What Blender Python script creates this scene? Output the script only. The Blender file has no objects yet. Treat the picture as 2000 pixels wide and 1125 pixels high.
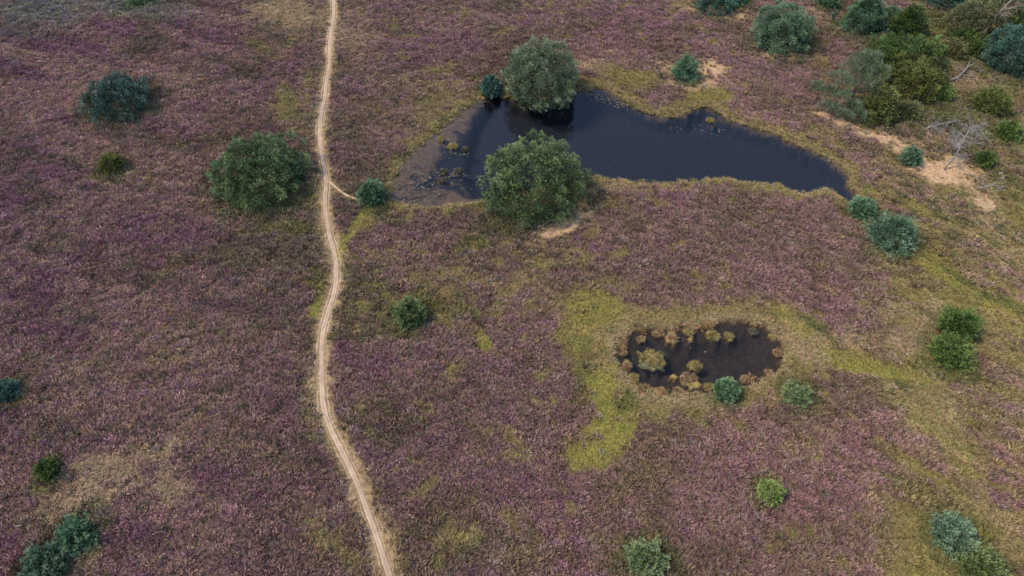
import bpy, math, random
import numpy as np
from mathutils import Vector

# ------------------------------------------------------------------ camera, sky, sun, exposure
scene = bpy.context.scene
col = scene.collection
CAM_H, PITCH, F = 42.0, math.radians(50), 1333.0
cd = bpy.data.cameras.new('camera'); cam = bpy.data.objects.new('camera', cd); col.objects.link(cam)
cam.location = (0, 0, CAM_H); cam.rotation_euler = (math.radians(90) - PITCH, 0, 0)
cd.sensor_width = 36.0; cd.lens = 36.0 * F / 2000.0; cd.clip_start = 0.5; cd.clip_end = 8000
scene.camera = cam
SUN_EL, SUN_AZ = math.radians(56), math.radians(-95)      # soft light from the upper left of the picture
world = bpy.data.worlds.new("World"); scene.world = world; world.use_nodes = True
nt = world.node_tree; nt.nodes.clear()
sky = nt.nodes.new('ShaderNodeTexSky'); sky.sky_type = 'NISHITA'; sky.sun_disc = False
sky.sun_elevation = SUN_EL; sky.sun_rotation = SUN_AZ
sky.air_density = 1.0; sky.dust_density = 1.2; sky.ozone_density = 1.8; sky.altitude = 50
bg = nt.nodes.new('ShaderNodeBackground'); bg.inputs['Strength'].default_value = 0.13
wo = nt.nodes.new('ShaderNodeOutputWorld')
nt.links.new(sky.outputs[0], bg.inputs[0]); nt.links.new(bg.outputs[0], wo.inputs[0])
sl = bpy.data.lights.new('sun', 'SUN'); sl.energy = 1.5; sl.angle = math.radians(12); sl.color = (1.0, 0.84, 0.64)
sun = bpy.data.objects.new('sun', sl); col.objects.link(sun)
sdir = Vector((math.sin(SUN_AZ) * math.cos(SUN_EL), math.cos(SUN_AZ) * math.cos(SUN_EL), math.sin(SUN_EL)))
sun.rotation_euler = sdir.to_track_quat('Z', 'Y').to_euler()
vs = scene.view_settings
vs.view_transform = 'Standard'; vs.look = 'None'; vs.gamma = 1; vs.use_curve_mapping = False; vs.exposure = 1.46
scene.cycles.max_bounces = 5; scene.cycles.diffuse_bounces = 3; scene.cycles.transparent_max_bounces = 8

# ------------------------------------------------------------------ numbers: picture <-> ground, noise
SP, CP = math.sin(PITCH), math.cos(PITCH)
def ground_at(px, py, z=0.0):
    """where the sight line through a point of the photograph meets the level z"""
    px = np.asarray(px, float); py = np.asarray(py, float)
    u = (px - 1000) / F; v = (py - 562.5) / F
    t = (CAM_H - z) / (SP + v * CP)
    return u * t, (CP - v * SP) * t
def photo_at(X, Y, Z=0.0):
    d = Y * CP - (Z - CAM_H) * SP
    up = Y * SP + (Z - CAM_H) * CP
    return 1000 + F * X / d, 562.5 - F * up / d
def pxm(py):
    return F / (CAM_H / (SP + (py - 562.5) / F * CP))      # pixels per metre at a picture row

_rt = np.random.RandomState(7).rand(256, 256)
def vnoise(x, y, seed=0):
    x = np.asarray(x, float) + seed * 17.31; y = np.asarray(y, float) + seed * 9.73
    xi = np.floor(x).astype(int); yi = np.floor(y).astype(int)
    fx = x - xi; fy = y - yi
    fx = fx * fx * fx * (fx * (fx * 6 - 15) + 10); fy = fy * fy * fy * (fy * (fy * 6 - 15) + 10)
    a = _rt[xi % 256, yi % 256]; b = _rt[(xi + 1) % 256, yi % 256]
    c = _rt[xi % 256, (yi + 1) % 256]; d = _rt[(xi + 1) % 256, (yi + 1) % 256]
    return (a * (1 - fx) + b * fx) * (1 - fy) + (c * (1 - fx) + d * fx) * fy
def fbm(x, y, oct=4, seed=0):
    s = 0; a = 1; t = 0
    for i in range(oct):
        s = s + a * vnoise(x * 2 ** i * .8 + y * 2 ** i * .6, y * 2 ** i * .8 - x * 2 ** i * .6, seed + i * 5); t += a; a *= .55
    return s / t
def sstep(a, b, x):
    t = np.clip((x - a) / (b - a), 0, 1); return t * t * (3 - 2 * t)

# ------------------------------------------------------------------ plan of the place (outlines read off the photograph, laid out in metres)
WATER_Z = -0.22
def plan(pts, z=WATER_Z):
    a = np.array(pts, float); x, y = ground_at(a[:, 0], a[:, 1], z); return np.stack([x, y], 1)
def smooth(P, closed=True, n=3):
    for _ in range(n):
        Q = np.roll(P, -1, 0) if closed else P[1:]
        A = P if closed else P[:-1]
        N = np.empty((len(A) * 2, P.shape[1])); N[0::2] = A * .75 + Q * .25; N[1::2] = A * .25 + Q * .75
        P = N if closed else np.vstack([P[:1], N, P[-1:]])
    return P
POND = smooth(plan([(755,385),(765,350),(790,315),(830,275),(870,245),(905,215),(940,188),(965,180),(990,190),(1030,200),
    (1090,188),(1120,180),(1150,172),(1185,172),(1215,192),(1240,207),(1270,222),(1300,230),(1335,226),(1360,210),(1385,208),
    (1410,225),(1450,242),(1500,257),(1550,278),(1600,300),(1640,320),(1650,342),(1664,368),(1690,402),(1672,404),(1648,388),(1632,372),(1600,366),
    (1570,380),(1550,378),(1525,362),(1480,359),(1420,350),(1370,350),(1300,358),(1240,358),(1190,352),(1160,344),(1120,348),
    (1060,368),(1000,385),(940,394),(880,402),(830,407),(785,403)]), n=2)
BOG = smooth(plan([(1213,700),(1222,672),(1240,655),(1275,650),(1310,655),(1350,645),(1400,640),(1440,638),(1480,643),(1507,655),
    (1517,685),(1514,715),(1490,730),(1450,738),(1420,747),(1390,756),(1360,762),(1330,765),(1290,765),(1255,755),(1232,735)]), n=2)
PATH_W = [(650,-60,12),(651,0,12),(647,40,12),(640,100,13),(631,180,14),(622,250,15),(627,300,16),(638,350,17),(633,400,18),
    (640,450,19),(655,500,20),(656,550,21),(640,610,22),(627,660,23),(625,720,24),(629,790,25),(645,840,26),(673,890,28),
    (700,950,30),(725,1020,32),(746,1080,34),(762,1130,36),(790,1220,38)]
_p = np.array(PATH_W, float); _x, _y = ground_at(_p[:, 0], _p[:, 1])
PATH = smooth(np.stack([_x, _y], 1), closed=False, n=3)
PATH_HALF = 0.42
BRANCH = smooth(plan([(640,352),(652,362),(668,377),(690,388),(712,394)], 0), closed=False, n=2)
GREENWAY = smooth(plan([(655,496),(668,475),(685,452),(700,430),(715,415)], 0), closed=False, n=2)
SANDWAY = smooth(plan([(1590,222),(1640,238),(1700,262),(1755,285),(1800,315),(1850,335),(1890,352),(1912,380),(1925,402)], 0), closed=False, n=2)

def seg_dist(P, L, closed):
    """distance from points (N,2) to a polyline, in metres, plus the signed side offset"""
    A = L if closed else L[:-1]; B = np.roll(L, -1, 0) if closed else L[1:]
    best = np.full(len(P), 1e9); side = np.zeros(len(P))
    for a, b in zip(A, B):
        ab = b - a; l2 = ab @ ab + 1e-12
        t = np.clip(((P - a) @ ab) / l2, 0, 1)
        q = P - a - t[:, None] * ab
        d = np.hypot(q[:, 0], q[:, 1]); m = d < best
        best[m] = d[m]; side[m] = np.sign(ab[0] * q[m, 1] - ab[1] * q[m, 0])
    return best, side
def inside(P, L):
    r = np.zeros(len(P), bool)
    for a, b in zip(L, np.roll(L, -1, 0)):
        c = (a[1] > P[:, 1]) != (b[1] > P[:, 1])
        xi = a[0] + (P[:, 1] - a[1]) * (b[0] - a[0]) / (b[1] - a[1] + 1e-12)
        r ^= c & (P[:, 0] < xi)
    return r
def boxed(P, L, pad, fn, far):
    lo = L.min(0) - pad; hi = L.max(0) + pad
    m = ((P > lo) & (P < hi)).all(1)
    out = np.full(len(P), float(far)); out[m] = fn(P[m]); return out
def pond_sd(P, L):                                       # + outside, - inside
    return boxed(P, L, 6, lambda Q: seg_dist(Q, L, True)[0] * np.where(inside(Q, L), -1, 1), 9)
def line_d(P, L, pad=4):
    return boxed(P, L, pad, lambda Q: seg_dist(Q, L, False)[0], 9)

def fields(X, Y):
    """everything the ground and the plants need to know at points X, Y"""
    P = np.stack([X, Y], 1)
    f = {}
    wob = (fbm(X * 1.6, Y * 1.6, 3, 3) - .5)
    f['pond'] = pond_sd(P, POND) + wob * .9 - .1
    f['bog'] = pond_sd(P, BOG) + wob * 1.2 - .38
    f['path'] = line_d(P, PATH) + (fbm(X * 1.1, Y * 1.1, 3, 11) - .5) * .22
    f['branch'] = line_d(P, BRANCH) + wob * .2
    f['green'] = line_d(P, GREENWAY) + wob * .3
    f['sandway'] = line_d(P, SANDWAY) + (fbm(X * .7, Y * .7, 4, 12) - .5) * 2.4
    return f
ISLANDS = []                                             # x, y, radius, height above water
for px, py, r, h in [(1277,702,1.05,.10),(1357,716,.55,.10),(1345,745,.85,.08),(1318,735,.5,.05),(1310,660,.7,.06),(1395,655,.8,.06),(1425,655,.55,.05),(1350,660,.5,.03),(1247,690,.4,.03),(1225,715,.5,.05)]:
    x, y = ground_at(px, py, WATER_Z); ISLANDS.append((float(x), float(y), r, h))
def height(X, Y, f=None):
    X = np.atleast_1d(np.asarray(X, float)); Y = np.atleast_1d(np.asarray(Y, float))
    if f is None: f = fields(X, Y)
    left = sstep(5, -25, X)
    dune = (fbm((X * .9 - Y * .5) * .05 + 3, (X * .5 + Y * .9) * .14, 3, 21) - .5) * 2.2 * left
    right = sstep(22, 40, X) * sstep(35, 45, Y)
    dune = dune + (fbm((X * .6 + Y * .8) * .16, (X * .8 - Y * .6) * .05, 3, 25) - .5) * 1.4 * right
    far = np.hypot(X, Y - 45); dune = dune + sstep(80, 400, far) * (fbm(X * .006, Y * .006, 3, 40) - .5) * 14
    bumps = (fbm(X * .55, Y * .55, 3, 31) - .5) * .26 + (fbm(X * 1.9, Y * 1.9, 2, 33) - .5) * .26
    flat = sstep(.35, 1.3, f['path']) * sstep(.2, .9, f['branch']) * (.35 + .65 * sstep(.3, 1.2, f['sandway']))
    z = dune + bumps * flat - .07 * (1 - sstep(.3, .8, f['path']))
    # ponds
    sd = np.minimum(f['pond'], f['bog'])
    near = sstep(3.5, .6, sd)                            # flatten dunes towards the banks
    z = z * (1 - near) + near * (bumps * .55 + .03)
    bank = sstep(.55, -.1, sd)
    z = z * (1 - bank) + WATER_Z * bank * 1.0 + bank * (bumps * .25)
    west = sstep(0.0, -5.0, X) * (f['pond'] < 3)
    slope = .95 - .84 * west
    slope = np.where(f['bog'] < f['pond'], .38, slope)
    depth = np.clip(-sd, 0, 99) * slope
    depth = np.where(depth > .28, .28 + (depth - .28) * 1.6, depth)
    z = z - np.clip(depth, 0, 1.5)
    for x, y, r, h in ISLANDS:
        d = np.hypot(X - x, (Y - y)) / r + (fbm(X * 2.2, Y * 2.2, 2, 5) - .5) * 1.0
        k = sstep(1.25, .55, d)
        z = np.where(d < 1.3, np.maximum(z, z * (1 - k) + (WATER_Z + h + (fbm(X * 3, Y * 3, 2, 8) - .5) * .12) * k), z)
    return z

# cover patches: kind, cx, cy, rx, ry, angle(deg, + turns clockwise in the picture), strength
PATCH = [
 ('G',860,200,90,55,-30,.55),('G',820,250,60,40,-40,.5),('G',740,210,50,50,0,.35),('G',560,205,25,70,-12,.7),('G',595,175,20,60,0,.55),('G',600,245,25,40,0,.5),
 ('G',510,85,55,28,10,.55),('G',555,75,30,15,0,.5),('G',790,160,60,30,0,.4),('G',700,110,50,30,0,.3),('G',1130,160,60,16,0,.7),('G',1230,150,70,24,10,.85),('G',1385,188,48,18,5,1.0),
 ('G',1330,212,60,14,-5,.7),('G',1020,560,70,22,-5,.55),('G',1050,520,28,18,0,.7),('G',1075,598,40,14,0,.4),('G',1160,610,75,60,15,.85),('G',1180,560,60,22,0,.5),('G',1150,680,40,60,0,.75),
 ('Y',1165,765,36,55,-22,1.15),('Y',1198,828,62,58,0,1.2),('Y',1160,880,60,30,0,.8),('Y',1150,610,60,40,0,.55),('G',1140,650,60,90,0,1.3),('Y',1560,642,50,10,30,.6),('Y',1640,695,60,12,20,.7),('G',1160,890,75,34,0,.85),('G',1120,880,30,40,0,.6),('G',1350,622,150,20,0,.75),('G',1240,640,50,30,-30,.6),
 ('G',1545,632,80,24,32,1.),('G',1640,690,110,30,20,.95),('G',1740,740,70,28,35,1.),('G',1810,800,60,34,50,1.),('G',1870,900,70,34,70,.9),('G',1920,1000,60,34,60,.7),('G',1930,600,110,30,32,.8),('G',1840,700,50,50,0,.6),('Y',1695,722,95,18,12,1.1),('G',1600,680,60,22,15,.6),('G',1790,760,75,40,35,.85),('G',1850,830,38,70,-10,.8),('G',1890,910,50,60,-20,.7),
 ('G',1970,1060,45,60,0,.6),('G',1850,950,70,35,0,.55),('Y',1850,535,75,20,32,.8),('G',1900,570,100,34,30,.8),('Y',1960,600,60,25,32,.7),('G',1800,500,60,18,30,.6),('G',1740,330,50,50,0,.5),
 ('G',1660,350,25,40,0,.6),('G',1620,270,60,16,25,.55),('M',850,600,90,40,0,.75),('M',760,650,70,30,0,.5),('Y',940,668,16,14,0,.9),('G',900,640,60,14,0,.45),('M',740,570,60,40,0,.4),
 ('G',708,425,30,25,-40,.8),('M',735,415,45,20,0,.8),('Y',610,600,14,38,12,.9),('T',628,590,12,50,12,.8),('G',640,1045,60,60,0,.55),('G',560,1000,60,40,0,.3),('G',1005,1030,40,30,0,.5),('M',1000,1080,90,40,0,.4),
 ('G',215,350,60,14,0,.55),('G',250,335,30,14,0,.5),('G',180,690,40,30,0,.3),('G',60,690,30,20,0,.3),('G',340,640,70,25,-15,.3),('G',330,690,60,18,-10,.4),('G',700,960,20,50,-20,.2),
 ('G',1440,620,60,16,0,.4),('G',1750,560,25,20,0,.9),('G',1490,945,50,25,0,.35),('G',1530,860,60,50,0,.25),('G',1280,930,80,30,0,.25),('M',930,475,28,22,0,.9),('G',1210,400,60,14,0,.4),('G',1370,375,90,10,0,.35),
 ('M',1130,735,30,60,20,.7),('M',1225,790,40,34,20,.8),('M',1190,720,22,60,0,.75),('M',1600,640,50,12,30,.6),
 ('T',560,18,90,34,5,.9),('T',600,60,60,24,0,.45),('T',700,75,50,34,0,.55),('T',690,20,40,20,0,.4),('T',460,40,40,20,0,.3),('S',1355,150,62,30,0,.75),('S',1385,135,36,22,0,.95),('S',1310,135,45,12,20,.6),
 ('D',240,915,150,60,-14,1.),('T',250,905,110,35,-14,.75),('T',200,960,110,45,-14,.7),('D',200,980,130,60,-14,.8),('T',120,1000,60,40,0,.55),('T',350,960,30,50,-20,.7),('D',130,190,110,45,0,.85),('D',60,240,60,40,0,.7),('D',320,120,90,22,-5,.55),('D',290,585,140,22,-10,.85),
 ('D',380,150,60,30,0,.55),('D',330,210,60,20,0,.55),('S',1100,444,74,20,-24,1.35),('S',1132,402,20,24,0,.9),('T',1200,368,60,14,0,.7),('T',1150,385,40,14,-40,.5),('S',1850,335,75,26,5,1.1),('S',1750,285,60,14,25,.9),('S',1900,375,30,20,45,.6),
 ('T',1810,625,34,50,10,.85),('T',1770,670,60,26,10,.75),('T',1580,690,60,45,0,.8),('T',1540,650,40,30,0,.6),('T',1660,660,60,16,20,.6),('T',1150,125,45,12,0,.8),('S',1400,22,75,14,10,.8),('S',1530,110,70,10,0,.75),
 ('T',1330,5,40,14,0,.6),('T',1590,25,50,14,0,.5),('S',1640,200,50,16,15,.4),('T',1880,150,70,40,10,.75),('T',1820,290,60,30,0,.3),('T',1560,775,60,10,10,.35),('S',150,1095,30,14,0,.8),('T',185,1075,20,40,10,.6),
 ('T',1740,610,40,20,0,.4),('T',1850,770,60,40,30,.4),('T',1920,660,60,40,30,.3),('T',1900,480,90,40,32,.4),('T',1950,780,60,30,0,.25),('D',470,660,120,25,-20,.55),('T',600,340,12,40,0,.6),('T',610,370,30,14,0,.5),
 ('T',1200,660,16,50,10,.8),('T',1230,765,60,14,20,.7),('T',1350,780,90,12,0,.8),('T',1200,640,50,18,-30,.5),
 ('P',430,90,130,50,10,.8),('P',510,160,110,50,0,.55),('P',120,100,100,30,-10,.6),('P',60,155,70,30,-15,.8),('P',80,310,80,60,-15,.7),('P',350,300,90,45,-15,.7),('P',250,430,120,30,-18,.6),('P',570,110,40,40,0,.5),
 ('P',110,560,110,40,-10,.8),('P',50,700,70,60,-15,.7),('P',50,840,70,50,-15,.75),('P',230,600,90,30,-5,.6),('P',310,770,110,40,-15,.5),('P',260,1070,80,60,0,.8),('P',340,1030,70,40,0,.6),('P',1260,60,110,50,0,.6),
 ('P',900,110,110,50,0,.5),('P',1130,50,90,40,0,.4),('P',680,630,18,80,0,.8),('P',700,1000,30,60,-10,.5),('P',1700,870,110,60,20,.6),('P',1450,1090,90,40,0,.6),('P',1620,1000,90,50,20,.5),('P',1600,570,90,40,10,.35),
 ('P',1560,130,50,60,0,.3),('P',790,960,90,50,0,.3),('P',1950,900,60,50,0,.4),('P',860,870,100,60,0,.25),('P',1300,1000,90,60,0,.3),('P',150,480,90,40,-15,.3),('P',1380,130,40,14,0,.2),
 ('B',530,490,130,70,0,.75),('B',440,560,80,50,0,.4),('B',220,520,90,50,-10,.4),('B',420,870,90,70,0,.5),('B',560,900,70,60,0,.45),('B',1450,460,180,60,0,.4),('B',1500,360,100,20,0,.3),('B',470,270,70,40,0,.3),
 ('B',1000,480,120,60,0,.5),('B',700,560,60,60,0,.5),('B',1830,470,120,80,30,.5),('B',1880,300,110,120,0,.7),('B',1960,260,50,90,0,.6),('B',900,760,120,50,0,.3),('B',600,730,50,90,0,.4),('B',720,350,50,40,0,.3),
 ('B',1750,380,60,40,0,.4),('B',1300,540,150,40,0,.3),('B',1080,780,60,60,0,.3),('B',1230,430,120,40,0,.25),('B',20,240,30,40,0,.5),('B',600,1080,120,60,0,.35),
 ('M',1850,110,110,60,10,.8),('M',1960,220,60,70,0,.45),('M',1780,200,100,50,0,.6),('M',1920,330,60,60,0,.4),('M',1960,430,60,60,0,.4),('M',620,540,30,18,-30,.8),('M',560,440,60,14,0,.7),('M',610,400,30,20,0,.4),
 ('K',250,15,110,22,0,.9),('K',80,25,110,34,-5,.95),('K',30,60,60,20,0,.5),('K',330,30,80,16,0,.5),('G',1670,820,12,40,-28,.45),('G',1640,900,10,50,-28,.35),('M',505,400,100,24,0,.7),('M',1040,440,110,22,0,.35),
 ('D',120,440,130,40,-18,.6),('D',230,510,90,25,-15,.5),('D',450,230,80,30,-10,.4),('D',30,930,60,120,0,.5),('D',160,270,90,20,-15,.5),('D',500,560,60,20,-20,.4),('D',470,420,90,20,0,.35),('D',1150,110,120,30,0,.3),('D',1450,180,60,30,0,.3),('D',700,50,60,40,0,.5),('D',850,40,90,25,0,.35),('D',1130,430,60,30,0,.3),('D',420,740,100,25,-20,.45),('D',560,700,60,30,0,.35),('D',1480,240,60,14,25,.4),('M',1880,60,130,60,0,.75),('M',1760,150,60,100,0,.7),('M',1980,180,30,60,0,.6),
 ('T',1935,430,30,40,-30,.6),('T',1975,510,40,40,-40,.5),
 ('U',1880,120,50,16,10,.9),('U',1840,235,60,24,0,.9),('U',1900,215,30,20,0,.8),('U',1940,265,60,18,10,.9),('U',1850,40,60,22,0,.8),('U',1930,130,60,20,10,.9),('U',1890,285,50,14,20,.7),('U',1815,310,18,8,0,.8),('U',1905,365,14,10,0,.9),('U',1790,250,50,14,10,.8),('U',1700,300,20,10,0,.5),('U',1960,350,40,14,20,.7),('U',1880,440,24,8,0,.5),('U',1900,560,90,7,32,.7),('U',1970,595,60,7,40,.7),('U',1590,640,50,7,32,.8),('U',1760,755,30,10,20,.6),('U',1700,95,60,12,0,.5),('U',1225,790,34,22,20,.6),('U',1140,710,14,40,10,.4),
 ('G',850,530,80,22,0,.5),('G',760,500,30,20,0,.4),('G',940,545,40,18,0,.5),('G',1000,600,50,12,0,.4),('Y',1815,545,30,10,0,.6),
 ('M',85,850,60,40,0,.3),('G',85,950,30,20,0,.6),('M',80,1010,70,30,0,.4),('G',1730,500,30,14,20,.8),('T',1735,485,24,12,20,.7),('G',1960,480,30,60,-20,.45),('G',1700,440,40,20,0,.4),
]
def cover(X, Y, f):
    """weights of the plant covers at X, Y"""
    px, py = photo_at(X, Y)
    s = np.clip(pxm(py) / 24.0, .4, 1.5)
    wx = (fbm(X * .28, Y * .28, 4, 51) - .5) * 95 * s; wy = (fbm(X * .28, Y * .28, 4, 57) - .5) * 60 * s
    W = {k: np.zeros(len(X)) for k in 'GYMTSPBKDU'}
    mot = fbm(X * 1.1, Y * 1.1, 3, 61) - .5; mot2 = fbm(X * .8, Y * .8, 3, 64) * .9
    for k, cx, cy, rx, ry, an, st in PATCH:
        m = (np.abs(px - cx) < (rx + ry) * 1.5 + 90) & (np.abs(py - cy) < (rx + ry) * 1.5 + 70)
        if not m.any(): continue
        fw = min(1.0, max(.22, min(rx, ry) / 48.0)); a = math.radians(an); dx = px[m] + wx[m] * fw - cx; dy = py[m] + wy[m] * fw - cy
        u = (dx * math.cos(a) + dy * math.sin(a)) / rx; v = (-dx * math.sin(a) + dy * math.cos(a)) / ry
        d = np.sqrt(u * u + v * v)
        w = st * sstep(1.35, .45, d + mot[m] * (1.1 if k in 'GYMT' else .55))
        if k in 'GT': w = w * np.clip(.55 + 1.3 * mot2[m], .3, 1.05)
        W[k][m] = np.maximum(W[k][m], w)
    # loose natural mixture everywhere
    n1 = fbm(X * .32, Y * .32, 4, 71); n2 = fbm(X * .9, Y * .9, 3, 75); n3 = fbm(X * .22, Y * .22, 3, 79)
    W['G'] = np.maximum(W['G'], sstep(.57, .70, n2 * .6 + n1 * .4) * (.35 + .4 * sstep(600, 900, px)))
    W['B'] = np.maximum(W['B'], sstep(.5, .68, n3) * .6)
    W['P'] = np.maximum(W['P'], sstep(.52, .70, 1 - n3) * .55 * sstep(.4, .55, n2))
    rz2 = sstep(1660, 1800, px) * sstep(640, 420, py); n4 = fbm(X * 1.5 + 7, Y * 1.5, 3, 101)
    W['U'] = np.maximum(W['U'], rz2 * sstep(.56, .66, n4) * .75); W['D'] = np.maximum(W['D'], rz2 * sstep(.56, .66, fbm(X * 1.2, Y * 1.2 + 4, 3, 103)) * .8)
    mid = sstep(640, 700, px) * sstep(1250, 1000, px) * sstep(430, 500, py) * sstep(700, 600, py)
    W['G'] = np.maximum(W['G'], mid * sstep(.55, .63, n4) * .7)
    rightz = sstep(1640, 1800, px) * sstep(230, 420, py)
    st = fbm((X * .55 + Y * .83) * .55, (X * .83 - Y * .55) * .10, 3, 83)
    W['G'] = np.maximum(W['G'], rightz * sstep(.48, .57, st) * .9)
    W['M'] = np.maximum(W['M'], rightz * sstep(.50, .56, fbm((X * .55 + Y * .83) * .9 + 9, (X * .83 - Y * .55) * .13, 3, 89)) * .6)
    W['T'] = np.maximum(W['T'], rightz * sstep(.52, .64, 1 - st + (n2 - .5) * .4) * .35)
    leftz = sstep(620, 350, px)
    sl_ = fbm((X * .35 + Y * .94) * .55, (X * .94 - Y * .35) * .09, 3, 87)
    W['D'] = np.maximum(W['D'], leftz * sstep(.50, .64, sl_) * .7)
    W['P'] = np.maximum(W['P'], leftz * sstep(.48, .60, 1 - sl_) * .8)
    for (tx_, ty_, tR, tH) in FITS:                      # taller, darker growth round each tree foot, its dark colour painting the deep shade
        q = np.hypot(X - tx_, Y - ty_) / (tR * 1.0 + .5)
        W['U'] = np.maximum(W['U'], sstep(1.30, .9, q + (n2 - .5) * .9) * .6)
    # banks, verges
    pb = f['pond']; bb = f['bog']
    W['G'] = np.maximum(W['G'], sstep(1.25, .5, pb + (n2 - .5) * 2.4) * .95)
    W['T'] = np.maximum(W['T'], sstep(.75, .1, pb + (n2 - .5) * 1.2) * .55)
    W['T'] = np.maximum(W['T'], sstep(1.1, .2, bb + (n2 - .5) * 1.4) * .8)
    W['G'] = np.maximum(W['G'], sstep(2.8, 1.2, bb + (n2 - .5) * 2.4) * .85)
    W['T'] = np.maximum(W['T'], sstep(1.15, .6, f['path'] + (n2 - .5) * .9) * .8); W['S'] = np.maximum(W['S'], sstep(.85, .55, f['path'] + (n2 - .5) * .5) * .4)
    W['G'] = np.maximum(W['G'], sstep(1.5, .7, f['path'] + (n1 - .5) * 2.6) * .5)
    W['Y'] = np.maximum(W['Y'], sstep(.7, .3, f['green']) * .9)
    W['S'] = np.maximum(W['S'], sstep(.75, .25, f['sandway']) * .95)
    W['T'] = np.maximum(W['T'], sstep(1.6, .8, f['sandway']) * .6)
    W['T'] = np.maximum(W['T'], sstep(.9, .3, f['branch']) * .5)
    return W
COL = {'H': (.190,.112,.098), 'P': (.186,.089,.102), 'B': (.112,.080,.044), 'G': (.220,.180,.055), 'Y': (.262,.228,.050),
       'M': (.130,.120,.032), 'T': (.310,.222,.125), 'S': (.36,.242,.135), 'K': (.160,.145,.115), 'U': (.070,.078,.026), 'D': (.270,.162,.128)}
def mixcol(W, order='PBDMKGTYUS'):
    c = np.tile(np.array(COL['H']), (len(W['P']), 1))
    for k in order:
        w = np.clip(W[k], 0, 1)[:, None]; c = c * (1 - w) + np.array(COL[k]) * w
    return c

# ------------------------------------------------------------------ helpers
def tag(o, label=None, cat=None, group=None, kind=None):
    if label: o['label'] = label
    if cat: o['category'] = cat
    if group: o['group'] = group
    if kind: o['kind'] = kind
    return o
def link(o, parent=None):
    col.objects.link(o)
    if parent is not None: o.parent = parent
    return o
def mesh_obj(name, verts, faces, mat, parent=None, tints=None, colors=None, smooth_=False, linked=True):
    """faces: (F,k) int array or list of lists"""
    me = bpy.data.meshes.new(name)
    verts = np.asarray(verts, np.float32)
    if isinstance(faces, np.ndarray):
        n, k = faces.shape
        me.vertices.add(len(verts)); me.vertices.foreach_set('co', verts.ravel())
        me.loops.add(n * k); me.loops.foreach_set('vertex_index', faces.astype(np.int32).ravel())
        me.polygons.add(n); me.polygons.foreach_set('loop_start', np.arange(0, n * k, k, dtype=np.int32))
        me.polygons.foreach_set('loop_total', np.full(n, k, np.int32))
        me.update(calc_edges=True)
    else:
        me.from_pydata([tuple(map(float, v)) for v in verts], [], [list(map(int, f)) for f in faces]); me.update()
    if smooth_: me.polygons.foreach_set('use_smooth', np.ones(len(me.polygons), bool))
    if tints is not None:
        at = me.attributes.new('tint', 'FLOAT', 'POINT'); at.data.foreach_set('value', np.asarray(tints, np.float32))
    if colors is not None:
        at = me.attributes.new('cover', 'FLOAT_COLOR', 'POINT')
        c = np.ones((len(verts), 4), np.float32); c[:, :3] = colors; at.data.foreach_set('color', c.ravel())
    if mat: me.materials.append(mat)
    o = bpy.data.objects.new(name, me)
    if linked: link(o, parent)
    return o
def empty(name, loc):
    o = bpy.data.objects.new(name, None); o.location = loc; o.empty_display_size = .3; col.objects.link(o); return o

class NT:
    def __init__(s, name):
        s.m = bpy.data.materials.new(name); s.m.use_nodes = True; s.t = s.m.node_tree; s.n = s.t.nodes
        s.b = s.n['Principled BSDF']; s.out = s.n['Material Output']
        s.b.inputs['Specular IOR Level'].default_value = .25
    def new(s, typ, **kw):
        n = s.n.new(typ)
        for k, v in kw.items(): setattr(n, k, v)
        return n
    def lk(s, a, b): s.t.links.new(a, b)
    def noise(s, scale, detail=3, coord=None, rough=.55):
        n = s.new('ShaderNodeTexNoise'); n.inputs['Scale'].default_value = scale; n.inputs['Detail'].default_value = detail; n.inputs['Roughness'].default_value = rough
        if coord is not None: s.lk(coord, n.inputs['Vector'])
        return n
    def ramp(s, fac, stops):
        r = s.new('ShaderNodeValToRGB'); e = r.color_ramp.elements
        while len(e) > 1: e.remove(e[-1])
        e[0].position = stops[0][0]; e[0].color = (*stops[0][1], 1)
        for p, c in stops[1:]:
            x = e.new(p); x.color = (*c, 1)
        s.lk(fac, r.inputs[0]); return r
    def mix(s, a, b, fac, mode='MIX'):
        n = s.new('ShaderNodeMix', data_type='RGBA', blend_type=mode)
        for sock, v in ((n.inputs[6], a), (n.inputs[7], b)):
            if isinstance(v, tuple): sock.default_value = (*v, 1)
            else: s.lk(v, sock)
        if isinstance(fac, float): n.inputs[0].default_value = fac
        else: s.lk(fac, n.inputs[0])
        return n.outputs[2]

# ------------------------------------------------------------------ materials
def mat_ground():
    t = NT('moor_soil'); geo = t.new('ShaderNodeNewGeometry')
    at = t.new('ShaderNodeAttribute', attribute_name='cover')
    n = t.noise(3.5, 6, geo.outputs['Position']); n2 = t.noise(14, 4, geo.outputs['Position'])
    r = t.ramp(n.outputs[0], [(.3, (.55, .55, .55)), (.7, (1.35, 1.3, 1.25))])
    r2 = t.ramp(n2.outputs[0], [(.3, (.65, .62, .6)), (.7, (1.3, 1.3, 1.3))])
    c = t.mix(at.outputs['Color'], r.outputs[0], 1.0, 'MULTIPLY'); c = t.mix(c, r2.outputs[0], 1.0, 'MULTIPLY')
    t.lk(c, t.b.inputs['Base Color']); t.b.inputs['Roughness'].default_value = .95
    bp = t.new('ShaderNodeBump'); bp.inputs['Strength'].default_value = .6; bp.inputs['Distance'].default_value = .05
    t.lk(n2.outputs[0], bp.inputs['Height']); t.lk(bp.outputs[0], t.b.inputs['Normal'])
    return t.m
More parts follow.
